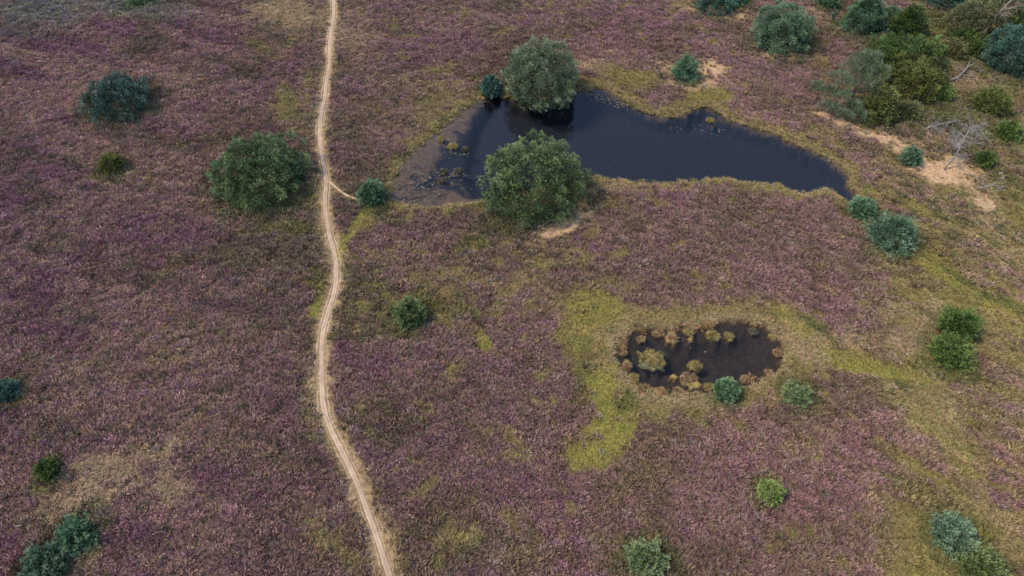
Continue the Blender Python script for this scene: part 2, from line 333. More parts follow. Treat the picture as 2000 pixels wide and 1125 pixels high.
def mat_path():
    t = NT('path_sand'); geo = t.new('ShaderNodeNewGeometry')
    at = t.new('ShaderNodeAttribute', attribute_name='cover')
    n = t.noise(2.2, 5, geo.outputs['Position']); n2 = t.noise(30, 3, geo.outputs['Position'])
    r = t.ramp(n.outputs[0], [(.3, (.78, .76, .74)), (.7, (1.15, 1.15, 1.15))])
    r2 = t.ramp(n2.outputs[0], [(.3, (.8, .8, .78)), (.7, (1.12, 1.12, 1.12))])
    c = t.mix(at.outputs['Color'], r.outputs[0], 1.0, 'MULTIPLY'); c = t.mix(c, r2.outputs[0], 1.0, 'MULTIPLY')
    t.lk(c, t.b.inputs['Base Color']); t.b.inputs['Roughness'].default_value = .95
    bp = t.new('ShaderNodeBump'); bp.inputs['Strength'].default_value = .5; bp.inputs['Distance'].default_value = .03
    t.lk(n2.outputs[0], bp.inputs['Height']); t.lk(bp.outputs[0], t.b.inputs['Normal'])
    return t.m
def mat_water(tint):
    t = NT('peaty_water'); t.n.remove(t.b); geo = t.new('ShaderNodeNewGeometry')
    n = t.noise(.9, 2, geo.outputs['Position'])
    bp = t.new('ShaderNodeBump'); bp.inputs['Strength'].default_value = .012; bp.inputs['Distance'].default_value = .01; t.lk(n.outputs[0], bp.inputs['Height'])
    tr = t.new('ShaderNodeBsdfTransparent'); tr.inputs[0].default_value = (*tint, 1)
    gl = t.new('ShaderNodeBsdfGlossy'); gl.inputs['Roughness'].default_value = .03; t.lk(bp.outputs[0], gl.inputs['Normal'])
    fr = t.new('ShaderNodeFresnel'); fr.inputs[0].default_value = 1.33; t.lk(bp.outputs[0], fr.inputs['Normal'])
    mx = t.new('ShaderNodeMixShader'); t.lk(fr.outputs[0], mx.inputs[0]); t.lk(tr.outputs[0], mx.inputs[1]); t.lk(gl.outputs[0], mx.inputs[2])
    t.lk(mx.outputs[0], t.out.inputs['Surface']); return t.m
def mat_tuft(name, root, spread=.35, tips=1.0):
    """plant cover: each tuft carries its own colour, stems darker brown at the root"""
    t = NT(name)
    inst = t.new('ShaderNodeAttribute', attribute_name='cover'); inst.attribute_type = 'INSTANCER'
    al = t.new('ShaderNodeAttribute', attribute_name='tint')
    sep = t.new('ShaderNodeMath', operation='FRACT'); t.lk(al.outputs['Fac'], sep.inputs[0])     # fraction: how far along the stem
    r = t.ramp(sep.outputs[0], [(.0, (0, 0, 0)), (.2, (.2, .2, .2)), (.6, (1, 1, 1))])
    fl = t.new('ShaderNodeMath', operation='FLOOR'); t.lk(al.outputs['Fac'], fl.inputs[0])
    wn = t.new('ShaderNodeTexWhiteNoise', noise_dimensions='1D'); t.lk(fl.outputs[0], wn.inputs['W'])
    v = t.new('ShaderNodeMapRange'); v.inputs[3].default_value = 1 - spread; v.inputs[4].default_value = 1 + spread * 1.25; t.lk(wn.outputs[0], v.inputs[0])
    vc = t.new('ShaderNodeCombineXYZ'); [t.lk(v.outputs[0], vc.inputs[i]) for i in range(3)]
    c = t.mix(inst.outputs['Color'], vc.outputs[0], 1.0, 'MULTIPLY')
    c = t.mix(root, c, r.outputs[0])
    t.lk(c, t.b.inputs['Base Color']); t.b.inputs['Roughness'].default_value = .8
    return t.m
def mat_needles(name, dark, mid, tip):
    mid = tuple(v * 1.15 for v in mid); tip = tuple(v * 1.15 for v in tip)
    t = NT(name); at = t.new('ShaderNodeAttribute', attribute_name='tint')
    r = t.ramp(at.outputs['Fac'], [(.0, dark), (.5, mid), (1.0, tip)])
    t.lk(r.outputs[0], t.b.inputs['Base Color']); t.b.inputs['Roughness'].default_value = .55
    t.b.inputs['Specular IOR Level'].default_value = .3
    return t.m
def mat_bark(name, a, b):
    t = NT(name); tc = t.new('ShaderNodeTexCoord'); n = t.noise(7, 5, tc.outputs['Object'])
    r = t.ramp(n.outputs[0], [(.3, a), (.7, b)]); t.lk(r.outputs[0], t.b.inputs['Base Color']); t.b.inputs['Roughness'].default_value = .9
    return t.m
M_GROUND = mat_ground(); M_PATH = mat_path()
def needle_mat(pal, rs):
    j = np.exp(rs.normal(0, .09)) * (1 + rs.normal(0, .04, 3) * np.array([1.2, .5, 1.3]))
    return mat_needles(pal + '_foliage', *[tuple(float(v) for v in np.array(c) * j * np.array([.95, .98, .86])) for c in PALS[pal]])
M_BARK = mat_bark('pine_bark', (.06, .04, .03), (.17, .10, .065)); M_DEAD = mat_bark('bleached_wood', (.12, .10, .095), (.27, .245, .235))
M_PALEBARK = mat_bark('pale_bark', (.13, .10, .075), (.25, .19, .14))
PALS = {
 'teal': ((0.016,0.027,0.020), (0.039,0.085,0.067), (0.111,0.183,0.143)),
 'blue': ((0.018,0.029,0.016), (0.058,0.112,0.067), (0.169,0.244,0.153)),
 'pine': ((0.023,0.027,0.010), (0.072,0.107,0.046), (0.195,0.232,0.107)),
 'grey': ((.030,.034,.018), (.080,.112,.068), (.205,.240,.150)),
 'leaf': ((0.016,0.024,0.006), (0.052,0.083,0.022), (0.130,0.171,0.046)),
 'lime': ((0.026,0.030,0.008), (0.088,0.100,0.026), (0.200,0.205,0.060)),
 'fresh': ((.026,.034,.010), (.080,.110,.042), (.185,.225,.095)),
 'sage': ((.030,.034,.016), (.100,.130,.066), (.235,.262,.140)),
 'olive': ((.026,.026,.010), (.085,.088,.036), (.180,.170,.075)),
}
NEEDLES = {'olive': mat_needles('olive_leaves', *PALS['olive']), 'grey': mat_needles('grey_green_needles', *PALS['grey'])}

def fit(cx, ytop, ybot, w):
    """base point, radius and height of a crown whose picture spans cx +- w/2, ytop..ybot"""
    R = w / 2 / pxm((ytop * .4 + ybot * .6)); 
    for _ in range(3):
        x, y = ground_at(cx, ybot); y = y + R * .78
        lo, hi = .2, 20.
        for _ in range(24):
            H = (lo + hi) / 2; a = np.linspace(0, math.pi / 2, 40)
            zc = .3 * H; yy = y + R * np.cos(a); z = zc + (H - zc) * np.sin(a)
            _, q = photo_at(x, yy, z)
            if q.min() > ytop: lo = H
            else: hi = H
        d = y * CP - (H * .35 - CAM_H) * SP; R = w / 2 * d / F
        H = max(H, .95 * R)
        for _ in range(4):                                # keep the crown's picture centred between top and bottom
            a = np.linspace(-math.pi / 2 * .9, math.pi / 2, 50); _, q1 = photo_at(x, y + R * np.sin(a), .3 * H + .7 * H * np.cos(a)); _, q2 = photo_at(x, y - R * .95, .08 * H)
            y = y + ((q1.min() + max(q2, q1.max())) / 2 - (ytop + ybot) / 2) / (F / d * SP)
    # shift sideways so that the middle of the crown stands at cx
    qx, _ = photo_at(x, y, H * .4); x = x + (cx - qx) * d / F
    return float(x), float(y), float(R), float(H)

TREES = [
 ('broadleaf_shrub','dark green undergrowth shrub right of the middle of the thicket','shrub',1838,150,204,62,'leaf','dome'),
 ('broadleaf_tree','grey green tree behind the olive brown tree at the top edge','tree',1952,-30,60,80,'leaf','dome'),
 ('pine_tree','dark pine filling the top right corner','tree',1998,-30,56,70,'teal','cone'),
 ('broadleaf_shrub','dark shrub between the tiered pine and the highest tree of the thicket','shrub',1742,4,48,48,'grey','dome'),
 ('broadleaf_shrub','dark green shrub at the foot of the olive brown tree, top right','shrub',1915,74,122,64,'leaf','dome'),
 # name, label, category, cx, ytop, ybot, width, palette, shape
 ('pine_tree','broad bushy green pine on the left beside the sandy footpath','tree',506,264,412,186,'pine','dome'),
 ('pine_tree','large domed pine on the far bank of the pond, mirrored in the water','tree',1056,74,220,152,'grey','dome'),
 ('pine_tree','largest domed pine on the near bank of the pond, bare sand at its foot','tree',1044,272,444,212,'pine','dome'),
 ('pine_tree','dark round pine ringed by bare soil at the top right','tree',1531,2,112,122,'blue','dome'),
 ('pine_tree','low dark blue green round pine alone in the upper left heather','tree',229,153,232,122,'teal','dome'),
 ('young_pine','small teal pine touching the left side of the pine on the far bank','tree',960,136,188,42,'teal','dome'),
 ('young_pine','small blue green pine between the side path and the pond','tree',725,346,404,56,'blue','dome'),
 ('young_pine','small pointed pine standing on a bare sandy patch behind the pond','tree',1340,94,164,62,'blue','cone'),
 ('pine_tree','dark low pine cut by the top edge, on bare sand','tree',1398,-22,32,74,'teal','dome'),
 ('young_pine','small dark pine at the top edge joined to a low pine on bare sand','tree',1440,-18,14,46,'blue','dome'),
 ('pine_tree','dark tiered pine at the top edge, left of the green thicket','tree',1693,-25,78,104,'blue','cone'),
 ('broadleaf_tree','dark olive tree highest in the green thicket at the top right','tree',1778,-6,82,86,'leaf','cone'),
 ('broadleaf_tree','dark green tree in the thicket beside the straggly pine','tree',1742,62,164,108,'leaf','dome'),
 ('broadleaf_tree','mid green tree on the right side of the thicket','tree',1806,70,150,84,'leaf','dome'),
 ('broadleaf_tree','yellowish green bushy tree in the middle of the thicket','tree',1788,108,204,122,'lime','dome'),
 ('broadleaf_shrub','bright yellow green shrub lowest in the thicket by the sandy track','shrub',1722,152,251,88,'lime','cone'),
 ('broadleaf_shrub','round yellow green shrub above and right of the dead tree','shrub',1942,156,224,72,'lime','dome'),
 ('pine_tree','dark teal pine cut by the right edge near the top','tree',1984,48,154,112,'teal','dome'),
 ('pine_tree','dark teal pine cut by the top edge right of the thicket','tree',1852,-42,22,86,'teal','dome'),
 ('broadleaf_tree','large olive brown tree with a pale bare stem at the top right corner','tree',1912,-6,96,112,'olive','dome'),
 ('young_pine','small blue green pine on the sand left of the dead tree','tree',1780,283,325,38,'blue','dome'),
 ('young_pine','small teal pine at the right tip of the pond','tree',1687,380,432,54,'blue','dome'),
 ('pine_tree','bushy teal pine just below and right of the one at the pond tip','tree',1744,411,500,92,'blue','dome'),
 ('broadleaf_shrub','dark green shrub, upper one of the touching pair at the right','shrub',1875,597,672,76,'leaf','dome'),
 ('broadleaf_shrub','dark green shrub, lower one of the touching pair at the right','shrub',1858,652,728,84,'leaf','dome'),
 ('young_birch','light green young tree alone in mossy ground right of the footpath','tree',799,573,642,64,'fresh','dome'),
 ('young_pine','small blue green pine on the lower bank of the small pool','tree',1420,738,787,44,'blue','dome'),
 ('young_pine','pale green young pine right of the small pool','tree',1558,746,796,58,'sage','dome'),
 ('young_pine','smallest yellow green pine in the heather at the lower right','tree',1505,937,984,42,'fresh','dome'),
 ('young_pine','pale blue green pine at the bottom edge right of centre','tree',1263,1066,1128,82,'sage','dome'),
 ('young_pine','teal bushy pine near the lower right corner','tree',1868,1006,1088,92,'blue','dome'),
 ('broadleaf_shrub','olive green shrub in the lower right corner below a teal pine','shrub',1920,1062,1150,92,'fresh','dome'),
 ('young_pine','small teal pine cut by the left edge','tree',8,738,780,44,'teal','dome'),
 ('young_pine','upper teal pine of the pair in the lower left corner','tree',146,1004,1082,84,'blue','dome'),
 ('young_pine','lower teal pine of the pair in the lower left corner','tree',84,1062,1130,88,'blue','dome'),
 ('broadleaf_shrub','small dark shrub above the pale grass at the lower left','shrub',92,893,938,40,'leaf','dome'),
 ('broadleaf_shrub','small olive shrub in the heather below the round upper left pine','shrub',216,296,342,44,'lime','dome'),
 ('broadleaf_shrub','low dark shrub at the top edge above the upper left heather','shrub',271,-16,12,50,'grey','dome'),
 ('broadleaf_shrub','low olive brown shrub between the thicket and the top right tree','shrub',1862,76,118,60,'olive','dome'),
 ('broadleaf_shrub','low green shrub at the right edge below the round yellow green shrub','shrub',1972,232,278,48,'leaf','dome'),
 ('broadleaf_shrub','low grey green shrub at the top edge left of the tiered pine','shrub',1620,-14,10,50,'blue','dome'),
 ('broadleaf_shrub','green brown shrub under the pines at the right edge','shrub',1880,48,100,46,'leaf','dome'),
 ('broadleaf_shrub','yellow green shrub at the foot of the thicket, right of the brightest one','shrub',1775,190,240,56,'olive','dome'),
 ('broadleaf_shrub','small green shrub on the far right beside the sandy track','shrub',1925,296,330,34,'leaf','dome'),
]
FITS = [fit(t[3], t[4], t[5], t[6]) for t in TREES]
# ------------------------------------------------------------------ ground: one sheet
def axis(lo, hi, step, far):
    a = list(np.arange(lo, hi + step / 2, step)); s = step; x = a[-1]
    up = []
    while x < far: s *= 1.35; x += s; up.append(x)
    s = step; x = a[0]; dn = []
    while x > -far: s *= 1.35; x -= s; dn.append(x)
    return np.array(dn[::-1] + a + up)
ax = axis(-76, 76, .21, 2600); ay = axis(6, 92, .21, 2600)
GX, GY = np.meshgrid(ax, ay); gx = GX.ravel(); gy = GY.ravel()
Fg = fields(gx, gy); gz = height(gx, gy, Fg)
incam = (np.abs(gx) < 140) & (gy > 0) & (gy < 130)
Wg = {k: np.zeros(len(gx)) for k in 'GYMTSPBKDU'}
sub = {k: v[incam] for k, v in Fg.items()}
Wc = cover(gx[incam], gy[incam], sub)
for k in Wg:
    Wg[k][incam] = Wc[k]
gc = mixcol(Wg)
bare = np.clip(Wg['S'], 0, 1)[:, None]
under = gc * np.array([.42, .46, .40]) + np.array([.012, .010, .006])       # litter and peat showing between the tufts
gc = under * (1 - bare) + gc * bare
sd = np.minimum(Fg['pond'], Fg['bog'])
bedk = sstep(.15, -.25, sd)[:, None]
dep = np.clip(WATER_Z - gz, 0, 2)
weed = fbm(gx * 1.3, gy * 1.3, 4, 91)
silt = np.array([.110, .086, .068]) * (.6 + .8 * weed)[:, None]
peat = np.where((Fg['bog'] < Fg['pond'])[:, None], np.array([.030, .028, .027]), np.array([.009, .014, .029]))  # large pond: water's own blue and the sky's sheen painted into the bed
k = sstep(.10, .40, dep + (weed - .5) * .7)[:, None]
bed = silt * (1 - k) + peat * k
mud = np.where((Fg['bog'] < Fg['pond'])[:, None], np.array([.035, .028, .02]) * (1 - k) + peat * k, bed)
isl = (gz > WATER_Z + .01)[:, None]
moss = np.array([.20, .15, .055]) * (.5 + weed)[:, None]
mud = np.where(isl & (sd < 0)[:, None], moss, mud)
gc = gc * (1 - bedk) + mud * bedk
nx, ny = len(ax), len(ay)
ii = (np.arange(ny - 1)[:, None] * nx + np.arange(nx - 1)[None, :]).ravel()
quads = np.stack([ii, ii + 1, ii + nx + 1, ii + nx], 1)
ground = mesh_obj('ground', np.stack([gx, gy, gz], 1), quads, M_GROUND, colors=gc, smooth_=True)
tag(ground, 'rolling heathland ground of peat and sand under the heather', 'ground', kind='structure')

from mathutils.bvhtree import BVHTree
def zat(x, y):
    return float(height(np.array([x]), np.array([y]))[0])

# ------------------------------------------------------------------ footpaths
def ribbon(name, L, half, cols, label, lift=.012, widths=None):
    d = np.r_[0, np.cumsum(np.hypot(*np.diff(L, axis=0).T))]
    n = int(d[-1] / .22); s = np.linspace(0, d[-1], n)
    x = np.interp(s, d, L[:, 0]); y = np.interp(s, d, L[:, 1])
    tx = np.gradient(x); ty = np.gradient(y); l = np.hypot(tx, ty); nxx = -ty / l; nyy = tx / l
    C = len(cols); vs_ = []; cs = []
    for j in range(C):
        o = (j / (C - 1) * 2 - 1)
        w = half * (1 + (fbm(s * .5, s * 0 + (3 if o > 0 else 8), 3, 5) - .5) * (1.1 if abs(o) > .7 else .45))
        if widths is not None: w = w * widths(s / d[-1])
        X = x + nxx * o * w; Y = y + nyy * o * w
        vs_.append(np.stack([X, Y, height(X, Y) + lift - (.05 if abs(o) > .95 else 0) - .02 * math.exp(-((abs(o) - .5) / .2) ** 2)], 1))
        nn = (fbm(X * .8, Y * .8, 3, 44) - .5)
        cs.append(np.array(cols[j]) * (1 + nn[:, None] * .35))
    V = np.stack(vs_, 1).reshape(-1, 3); Cc = np.stack(cs, 1).reshape(-1, 3)
    i = (np.arange(n - 1)[:, None] * C + np.arange(C - 1)[None, :]).ravel()
    o = mesh_obj(name, V, np.stack([i, i + C, i + C + 1, i + 1], 1), M_PATH, colors=Cc, smooth_=True)
    tag(o, label, 'path', kind='structure'); return o
A, Bc, Cd, E = (.25,.18,.10), (.41,.305,.215), (.345,.25,.175), (.35,.26,.175)
ribbon('footpath', PATH, PATH_HALF, [A, E, Bc, Bc, Cd, Cd, Bc, Bc, E, A], 'pale sandy footpath with two worn tracks winding down the heath')
ribbon('side_path', BRANCH, .26, [A, E, Bc, E, A], 'narrow sandy side path running from the footpath to the pond', lift=.016)

# ------------------------------------------------------------------ water
def water(name, L, label, tint, out):
    c = L.mean(0); P = []
    n = len(L)
    for i in range(n):
        t = L[(i + 1) % n] - L[i - 1]; t /= np.hypot(*t) + 1e-9
        P.append(L[i] + np.array([-t[1], t[0]]) * out)
    P = np.array(P)
    from mathutils.geometry import tessellate_polygon
    tris = tessellate_polygon([[Vector((p[0], p[1], 0)) for p in P]])
    o = mesh_obj(name, np.c_[P, np.full(n, WATER_Z)], [list(t) for t in tris], mat_water(tint))
    for p in o.data.polygons:
        if p.normal.z < 0: p.flip()
    tag(o, label, 'pond', kind='structure'); return o
def area(L): return .5 * np.sum(L[:, 0] * np.roll(L[:, 1], -1) - np.roll(L[:, 0], -1) * L[:, 1])
if area(POND) > 0: POND_O = POND[::-1]
else: POND_O = POND
BOG_O = BOG[::-1] if area(BOG) > 0 else BOG
water('pond_water', POND_O, 'large dark blue pond between the pines, shallow and brown at its left end', (.90, .88, .84), .75)
water('pool_water', BOG_O, 'small black peat pool with mossy islands', (.85, .80, .74), 1.3)

# ------------------------------------------------------------------ plant tufts (prototypes, not linked: only the scatter shows them)
def strips(rng, n, r0, len_, w, lean, droop, segs=2, flat=0.0):
    """n bent tapering strips growing from a small root area; tint = index + fraction along"""
    V = []; Fc = []; T = []
    for i in range(n):
        a = rng.uniform(0, 2 * math.pi); rr = r0 * math.sqrt(rng.rand())
        p = np.array([math.cos(a) * rr, math.sin(a) * rr, 0.0])
        b = a + rng.normal(0, .7); ln = rng.uniform(*lean)
        d = np.array([math.cos(b) * ln, math.sin(b) * ln, 1.0]); d /= np.linalg.norm(d)
        L = rng.uniform(*len_); ww = w * rng.uniform(.7, 1.3)
        side = np.cross(d, rng.normal(size=3)); side /= np.linalg.norm(side)
        cur = np.array([rng.normal(0, .35), rng.normal(0, .35), -droop])
        base = len(V)
        for s in range(segs + 1):
            t = s / segs; wd = ww * (.75 + .5 * t - 1.15 * max(0, t - .5)) if s < segs else ww * .35
            for sg in (-1, 1):
                V.append(p + side * wd * .5 * sg); T.append(i + .02 + .96 * t * .99)
            p = p + d * L / segs; d = d + cur * .8; d /= np.linalg.norm(d)
        for s in range(segs):
            q = base + 2 * s; Fc.append([q, q + 1, q + 3, q + 2])
    return np.array(V), np.array(Fc), np.array(T)
rng = np.random.RandomState(3)
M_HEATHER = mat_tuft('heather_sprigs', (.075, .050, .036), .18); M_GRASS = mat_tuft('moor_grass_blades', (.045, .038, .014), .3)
def proto_set(name, mat, variants):
    c = bpy.data.collections.new(name)
    for v in variants:
        V, Fc, T = strips(rng, **v)
        c.objects.link(mesh_obj(name + '_tuft', V, Fc, mat, tints=T, linked=False))
    return c
PR_H = proto_set('heather', M_HEATHER, [dict(n=42, r0=.17, len_=(.18, .36), w=.058, lean=(.2, 1.5), droop=.25, segs=2) for _ in range(5)])
PR_G = proto_set('grass', M_GRASS, [dict(n=44, r0=.14, len_=(.18, .38), w=.022, lean=(.3, 1.6), droop=.8, segs=2) for _ in range(4)])

def scatter(name, protos, pts, cols, scale, label, cat, seed):
    me = bpy.data.meshes.new(name); me.vertices.add(len(pts)); me.vertices.foreach_set('co', pts.astype(np.float32).ravel())
    a = me.attributes.new('cover', 'FLOAT_COLOR', 'POINT'); c = np.ones((len(pts), 4), np.float32); c[:, :3] = cols; a.data.foreach_set('color', c.ravel())
    a = me.attributes.new('size', 'FLOAT', 'POINT'); a.data.foreach_set('value', scale.astype(np.float32))
    o = bpy.data.objects.new(name, me); link(o); tag(o, label, cat, kind='stuff')
    g = bpy.data.node_groups.new(name, 'GeometryNodeTree')
    g.interface.new_socket('Geometry', in_out='INPUT', socket_type='NodeSocketGeometry'); g.interface.new_socket('Geometry', in_out='OUTPUT', socket_type='NodeSocketGeometry')
    N = g.nodes.new; i = N('NodeGroupInput'); out = N('NodeGroupOutput')
    ci = N('GeometryNodeCollectionInfo'); ci.inputs['Collection'].default_value = protos; ci.inputs['Separate Children'].default_value = True; ci.inputs['Reset Children'].default_value = True
    ip = N('GeometryNodeInstanceOnPoints'); ip.inputs['Pick Instance'].default_value = True
    ri = N('FunctionNodeRandomValue'); ri.data_type = 'INT'; ri.inputs['Min'].default_value = 0; ri.inputs['Max'].default_value = len(protos.objects) - 1; ri.inputs['Seed'].default_value = seed
    rr = N('FunctionNodeRandomValue'); rr.data_type = 'FLOAT_VECTOR'; rr.inputs['Min'].default_value = (-.22, -.22, 0); rr.inputs['Max'].default_value = (.22, .22, 6.283); rr.inputs['Seed'].default_value = seed + 1
    na = N('GeometryNodeInputNamedAttribute'); na.data_type = 'FLOAT'; na.inputs['Name'].default_value = 'size'
    L = g.links.new
    L(i.outputs[0], ip.inputs['Points']); L(ci.outputs[0], ip.inputs['Instance'])
    L([s for s in ri.outputs if s.enabled][0], ip.inputs['Instance Index'])
    L([s for s in rr.outputs if s.enabled][0], ip.inputs['Rotation']); L(na.outputs[0], ip.inputs['Scale']); L(ip.outputs[0], out.inputs[0])
    md = o.modifiers.new('scatter', 'NODES'); md.node_group = g
    return o

def jitter(step, seed):
    r = np.random.RandomState(seed)
    X, Y = np.meshgrid(np.arange(-74, 74, step), np.arange(9, 90, step)); X = X.ravel() + r.uniform(-.5, .5, X.size) * step; Y = Y.ravel() + r.uniform(-.5, .5, Y.size) * step
    px, py = photo_at(X, Y)
    m = (px > -160) & (px < 2160) & (py > -110) & (py < 1240)
    return X[m], Y[m], r
X, Y, r = jitter(.255, 5)
f = fields(X, Y); W = cover(X, Y, f)
open_ = (f['path'] > .50) & (f['branch'] > .34) & (np.minimum(f['pond'], f['bog']) > .12)
grassy = np.clip(np.maximum(np.maximum(W['G'], W['Y']), np.maximum(W['T'] * .95, W['M'] * .45)) + r.normal(0, .16, len(X)), 0, 1)
is_grass = r.rand(len(X)) < sstep(.30, .58, grassy)
sandy = r.rand(len(X)) < np.clip(W['S'], 0, 1) ** .6 * .97
keep = open_ & ~sandy
for (tx_, ty_, tR, tH) in FITS: keep &= np.hypot(X - tx_, Y - ty_) > tR * .72
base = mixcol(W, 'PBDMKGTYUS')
WH = {k: (v * (.55 if k in 'GYTS' else 1.0)) for k, v in W.items()}
hc = mixcol(WH, 'PBDMKGTYUS')
br = np.exp(r.normal(0, .12, len(X)))[:, None]
hue = r.normal(0, 1, len(X))[:, None]
hc = hc * br * (1 + hue * np.array([.05, .10, -.06])) * (.80 + .45 * fbm(X * 1.7, Y * 1.7, 2, 95))[:, None]
odd = r.rand(len(X))
hc[odd < .10] = hc[odd < .10] * .4 + np.array([.08, .085, .03]) * .6           # green sprigs not in flower
hc[odd > .93] = hc[odd > .93] * .5 + np.array([.25, .20, .17]) * .5            # dry grey twigs
m = keep & ~is_grass
Z = height(X, Y, f)
hs = .86 * (.60 + .5 * np.clip(W['U'], 0, 1) + .85 * fbm(X * .8, Y * .8, 2, 97) + r.normal(0, .14, len(X))).clip(.45, 1.6)
HC = 1.35
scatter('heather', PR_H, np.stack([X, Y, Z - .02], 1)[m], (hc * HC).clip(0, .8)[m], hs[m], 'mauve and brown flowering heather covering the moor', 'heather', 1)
m2 = keep & is_grass
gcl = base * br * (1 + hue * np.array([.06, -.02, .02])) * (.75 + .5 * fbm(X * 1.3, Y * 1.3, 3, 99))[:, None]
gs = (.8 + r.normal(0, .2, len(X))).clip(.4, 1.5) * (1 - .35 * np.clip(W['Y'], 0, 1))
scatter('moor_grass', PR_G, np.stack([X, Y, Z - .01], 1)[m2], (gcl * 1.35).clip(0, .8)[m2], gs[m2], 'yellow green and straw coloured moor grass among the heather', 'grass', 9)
print('heather', m.sum(), 'grass', m2.sum())

# ------------------------------------------------------------------ trees and shrubs
def norm(v): return v / (np.linalg.norm(v, axis=-1, keepdims=True) + 1e-9)
def foliage(C, N, S, rs, shoots=13, needles=7, nl=.17, nw=.05, up=.35, spread=.8, shade=None, needle_spread=.75, elong=.25, bright=0.0):
    """bough tips: every clump is a fan of shoots, every shoot a brush of needles"""
    n = len(C); m = shoots * needles
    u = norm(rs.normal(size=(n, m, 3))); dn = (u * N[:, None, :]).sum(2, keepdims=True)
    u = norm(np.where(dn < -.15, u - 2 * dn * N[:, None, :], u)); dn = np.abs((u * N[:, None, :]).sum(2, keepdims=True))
    wob = 1 + .28 * np.sin(u @ np.array([5.1, 3.3, 4.2]) + rs.uniform(0, 6.28, (n, 1)))[..., None]          # ragged outline of the clump
    b = C[:, None, :] + u * S[:, None, None] * rs.uniform(.62, 1.02, (n, m, 1)) * wob + N[:, None, :] * (dn ** 1.5 * S[:, None, None] * elong)
    tg = rs.normal(size=(n, m, 3)); tg = norm(tg - (tg * u).sum(2, keepdims=True) * u)
    nd = norm(tg * .65 * spread / .8 + u * .5 + N[:, None, :] * .45 + np.array([0, 0, up * .6]))
    L = nl * rs.uniform(.7, 1.25, (n, m, 1))
    w = norm(np.cross(nd, u + rs.normal(size=u.shape) * .35)) * nw * rs.uniform(.7, 1.3, (n, m, 1)) * .5
    V = np.stack([b - w, b + w, b + nd * L], 2)
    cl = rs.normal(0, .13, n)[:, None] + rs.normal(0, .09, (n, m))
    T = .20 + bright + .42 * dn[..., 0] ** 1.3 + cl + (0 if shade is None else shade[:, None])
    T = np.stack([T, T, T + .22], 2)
    nt_ = n * m
    return V.reshape(-1, 3), np.arange(nt_ * 3).reshape(-1, 3), np.clip(T.reshape(-1), 0, 1)
def tube(pts, rad, sides=6):
    pts = np.asarray(pts, float); n = len(pts); V = []; Fc = []
    tg = norm(np.gradient(pts, axis=0))
    for i in range(n):
        a = np.cross(tg[i], [0, 0, 1.0] if abs(tg[i][2]) < .9 else [1.0, 0, 0]); a /= np.linalg.norm(a); b = np.cross(tg[i], a)
        for k in range(sides):
            th = 2 * math.pi * k / sides; V.append(pts[i] + (a * math.cos(th) + b * math.sin(th)) * rad[i])
    for i in range(n - 1):
        for k in range(sides):
            k2 = (k + 1) % sides; Fc.append([i * sides + k, i * sides + k2, (i + 1) * sides + k2, (i + 1) * sides + k])
    Fc.append(list(range(sides))[::-1]); Fc.append([(n - 1) * sides + k for k in range(sides)])
    return np.array(V), Fc
def join(parts):
    V = []; Fc = []; o = 0
    for v, f_ in parts:
        V.append(v); Fc += [[i + o for i in q] for q in f_]; o += len(v)
    return np.vstack(V), Fc
def wander(p, d, L, n, bend, rs, upk=0.0):
    P = [np.array(p, float)]; d = norm(np.array(d, float))
    for _ in range(n):
        P.append(P[-1] + d * L / n); d = norm(d + rs.normal(size=3) * bend + np.array([0, 0, upk]))
    return np.array(P)

def crown_points(R, H, kind, rs, sp):
    """bough tips over the crown: positions, outward directions, surface area matched to spacing sp"""
    zc = .30 * H
    A_ = 2 * math.pi * R * (R * .45 + (H - zc) * .75) + .8 * math.pi * R * zc
    n = max(26, int(A_ / (sp * sp)))
    i = np.arange(n) + .5
    zz = 1 - i / n * 1.38; th = i * 2.39996 + rs.normal(0, .12, n)
    zz = zz + rs.normal(0, .02, n); zz = zz.clip(-.36, .995)
    rho = np.sqrt(1 - zz * zz)
    if kind == 'dome':
        z = np.where(zz > 0, zc + (H - zc) * zz, zc + zz / .38 * zc * .9)
        rr = R * np.where(zz > 0, rho ** .9, 1 - .25 * (-zz / .38) ** 1.5)
    else:                                                 # cone, for young spruces and pines
        t = rs.rand(n) ** .75; t = 1 - t; z = .06 * H + t * .94 * H; rr = R * ((1 - t) ** .85) * (1 + .12 * np.sin(t * 26)); rr = np.maximum(rr, .02)
        zz = t * .6
    low = 1 + (fbm(np.cos(th) * 1.1 + 20, np.sin(th) * 1.1 + z / max(H, .1) * 1.2 + 5, 2, int(rs.randint(90))) - .5) * .26
    U = np.stack([np.cos(th) * rho, np.sin(th) * rho, zz], 1)
    m = int(np.clip(9 + R * 8.5, 10, 60)); q = np.arange(m) + .5; bz = 1 - q / m * 1.38; ba = q * 2.39996 + rs.normal(0, .25, m); br_ = np.sqrt(1 - bz * bz)
    B = norm(np.stack([np.cos(ba) * br_, np.sin(ba) * br_, bz], 1) + rs.normal(0, .07, (m, 3)))
    D = np.linalg.norm(U[:, None] - B[None], axis=2); near = D.argmin(1); d = D.min(1) / math.sqrt(5.5 / m)   # boughs: each a swelling of its own
    bt = rs.normal(0, .11, m); reach = 1 + rs.normal(0, .07, m)
    lump = low * reach[near] * (1.05 - .36 * np.clip(d, 0, 1.2) ** 2)
    rr = rr * lump; z = z * (1 + (lump - 1) * .7)
    P = np.stack([np.cos(th) * rr, np.sin(th) * rr, np.maximum(z, .08 * H)], 1)
    N = np.stack([np.cos(th) * rho, np.sin(th) * rho, np.maximum(zz, -.15) * R / max(H - zc, .1) + .25], 1)
    return P, norm(N), bt[near] if kind else lump

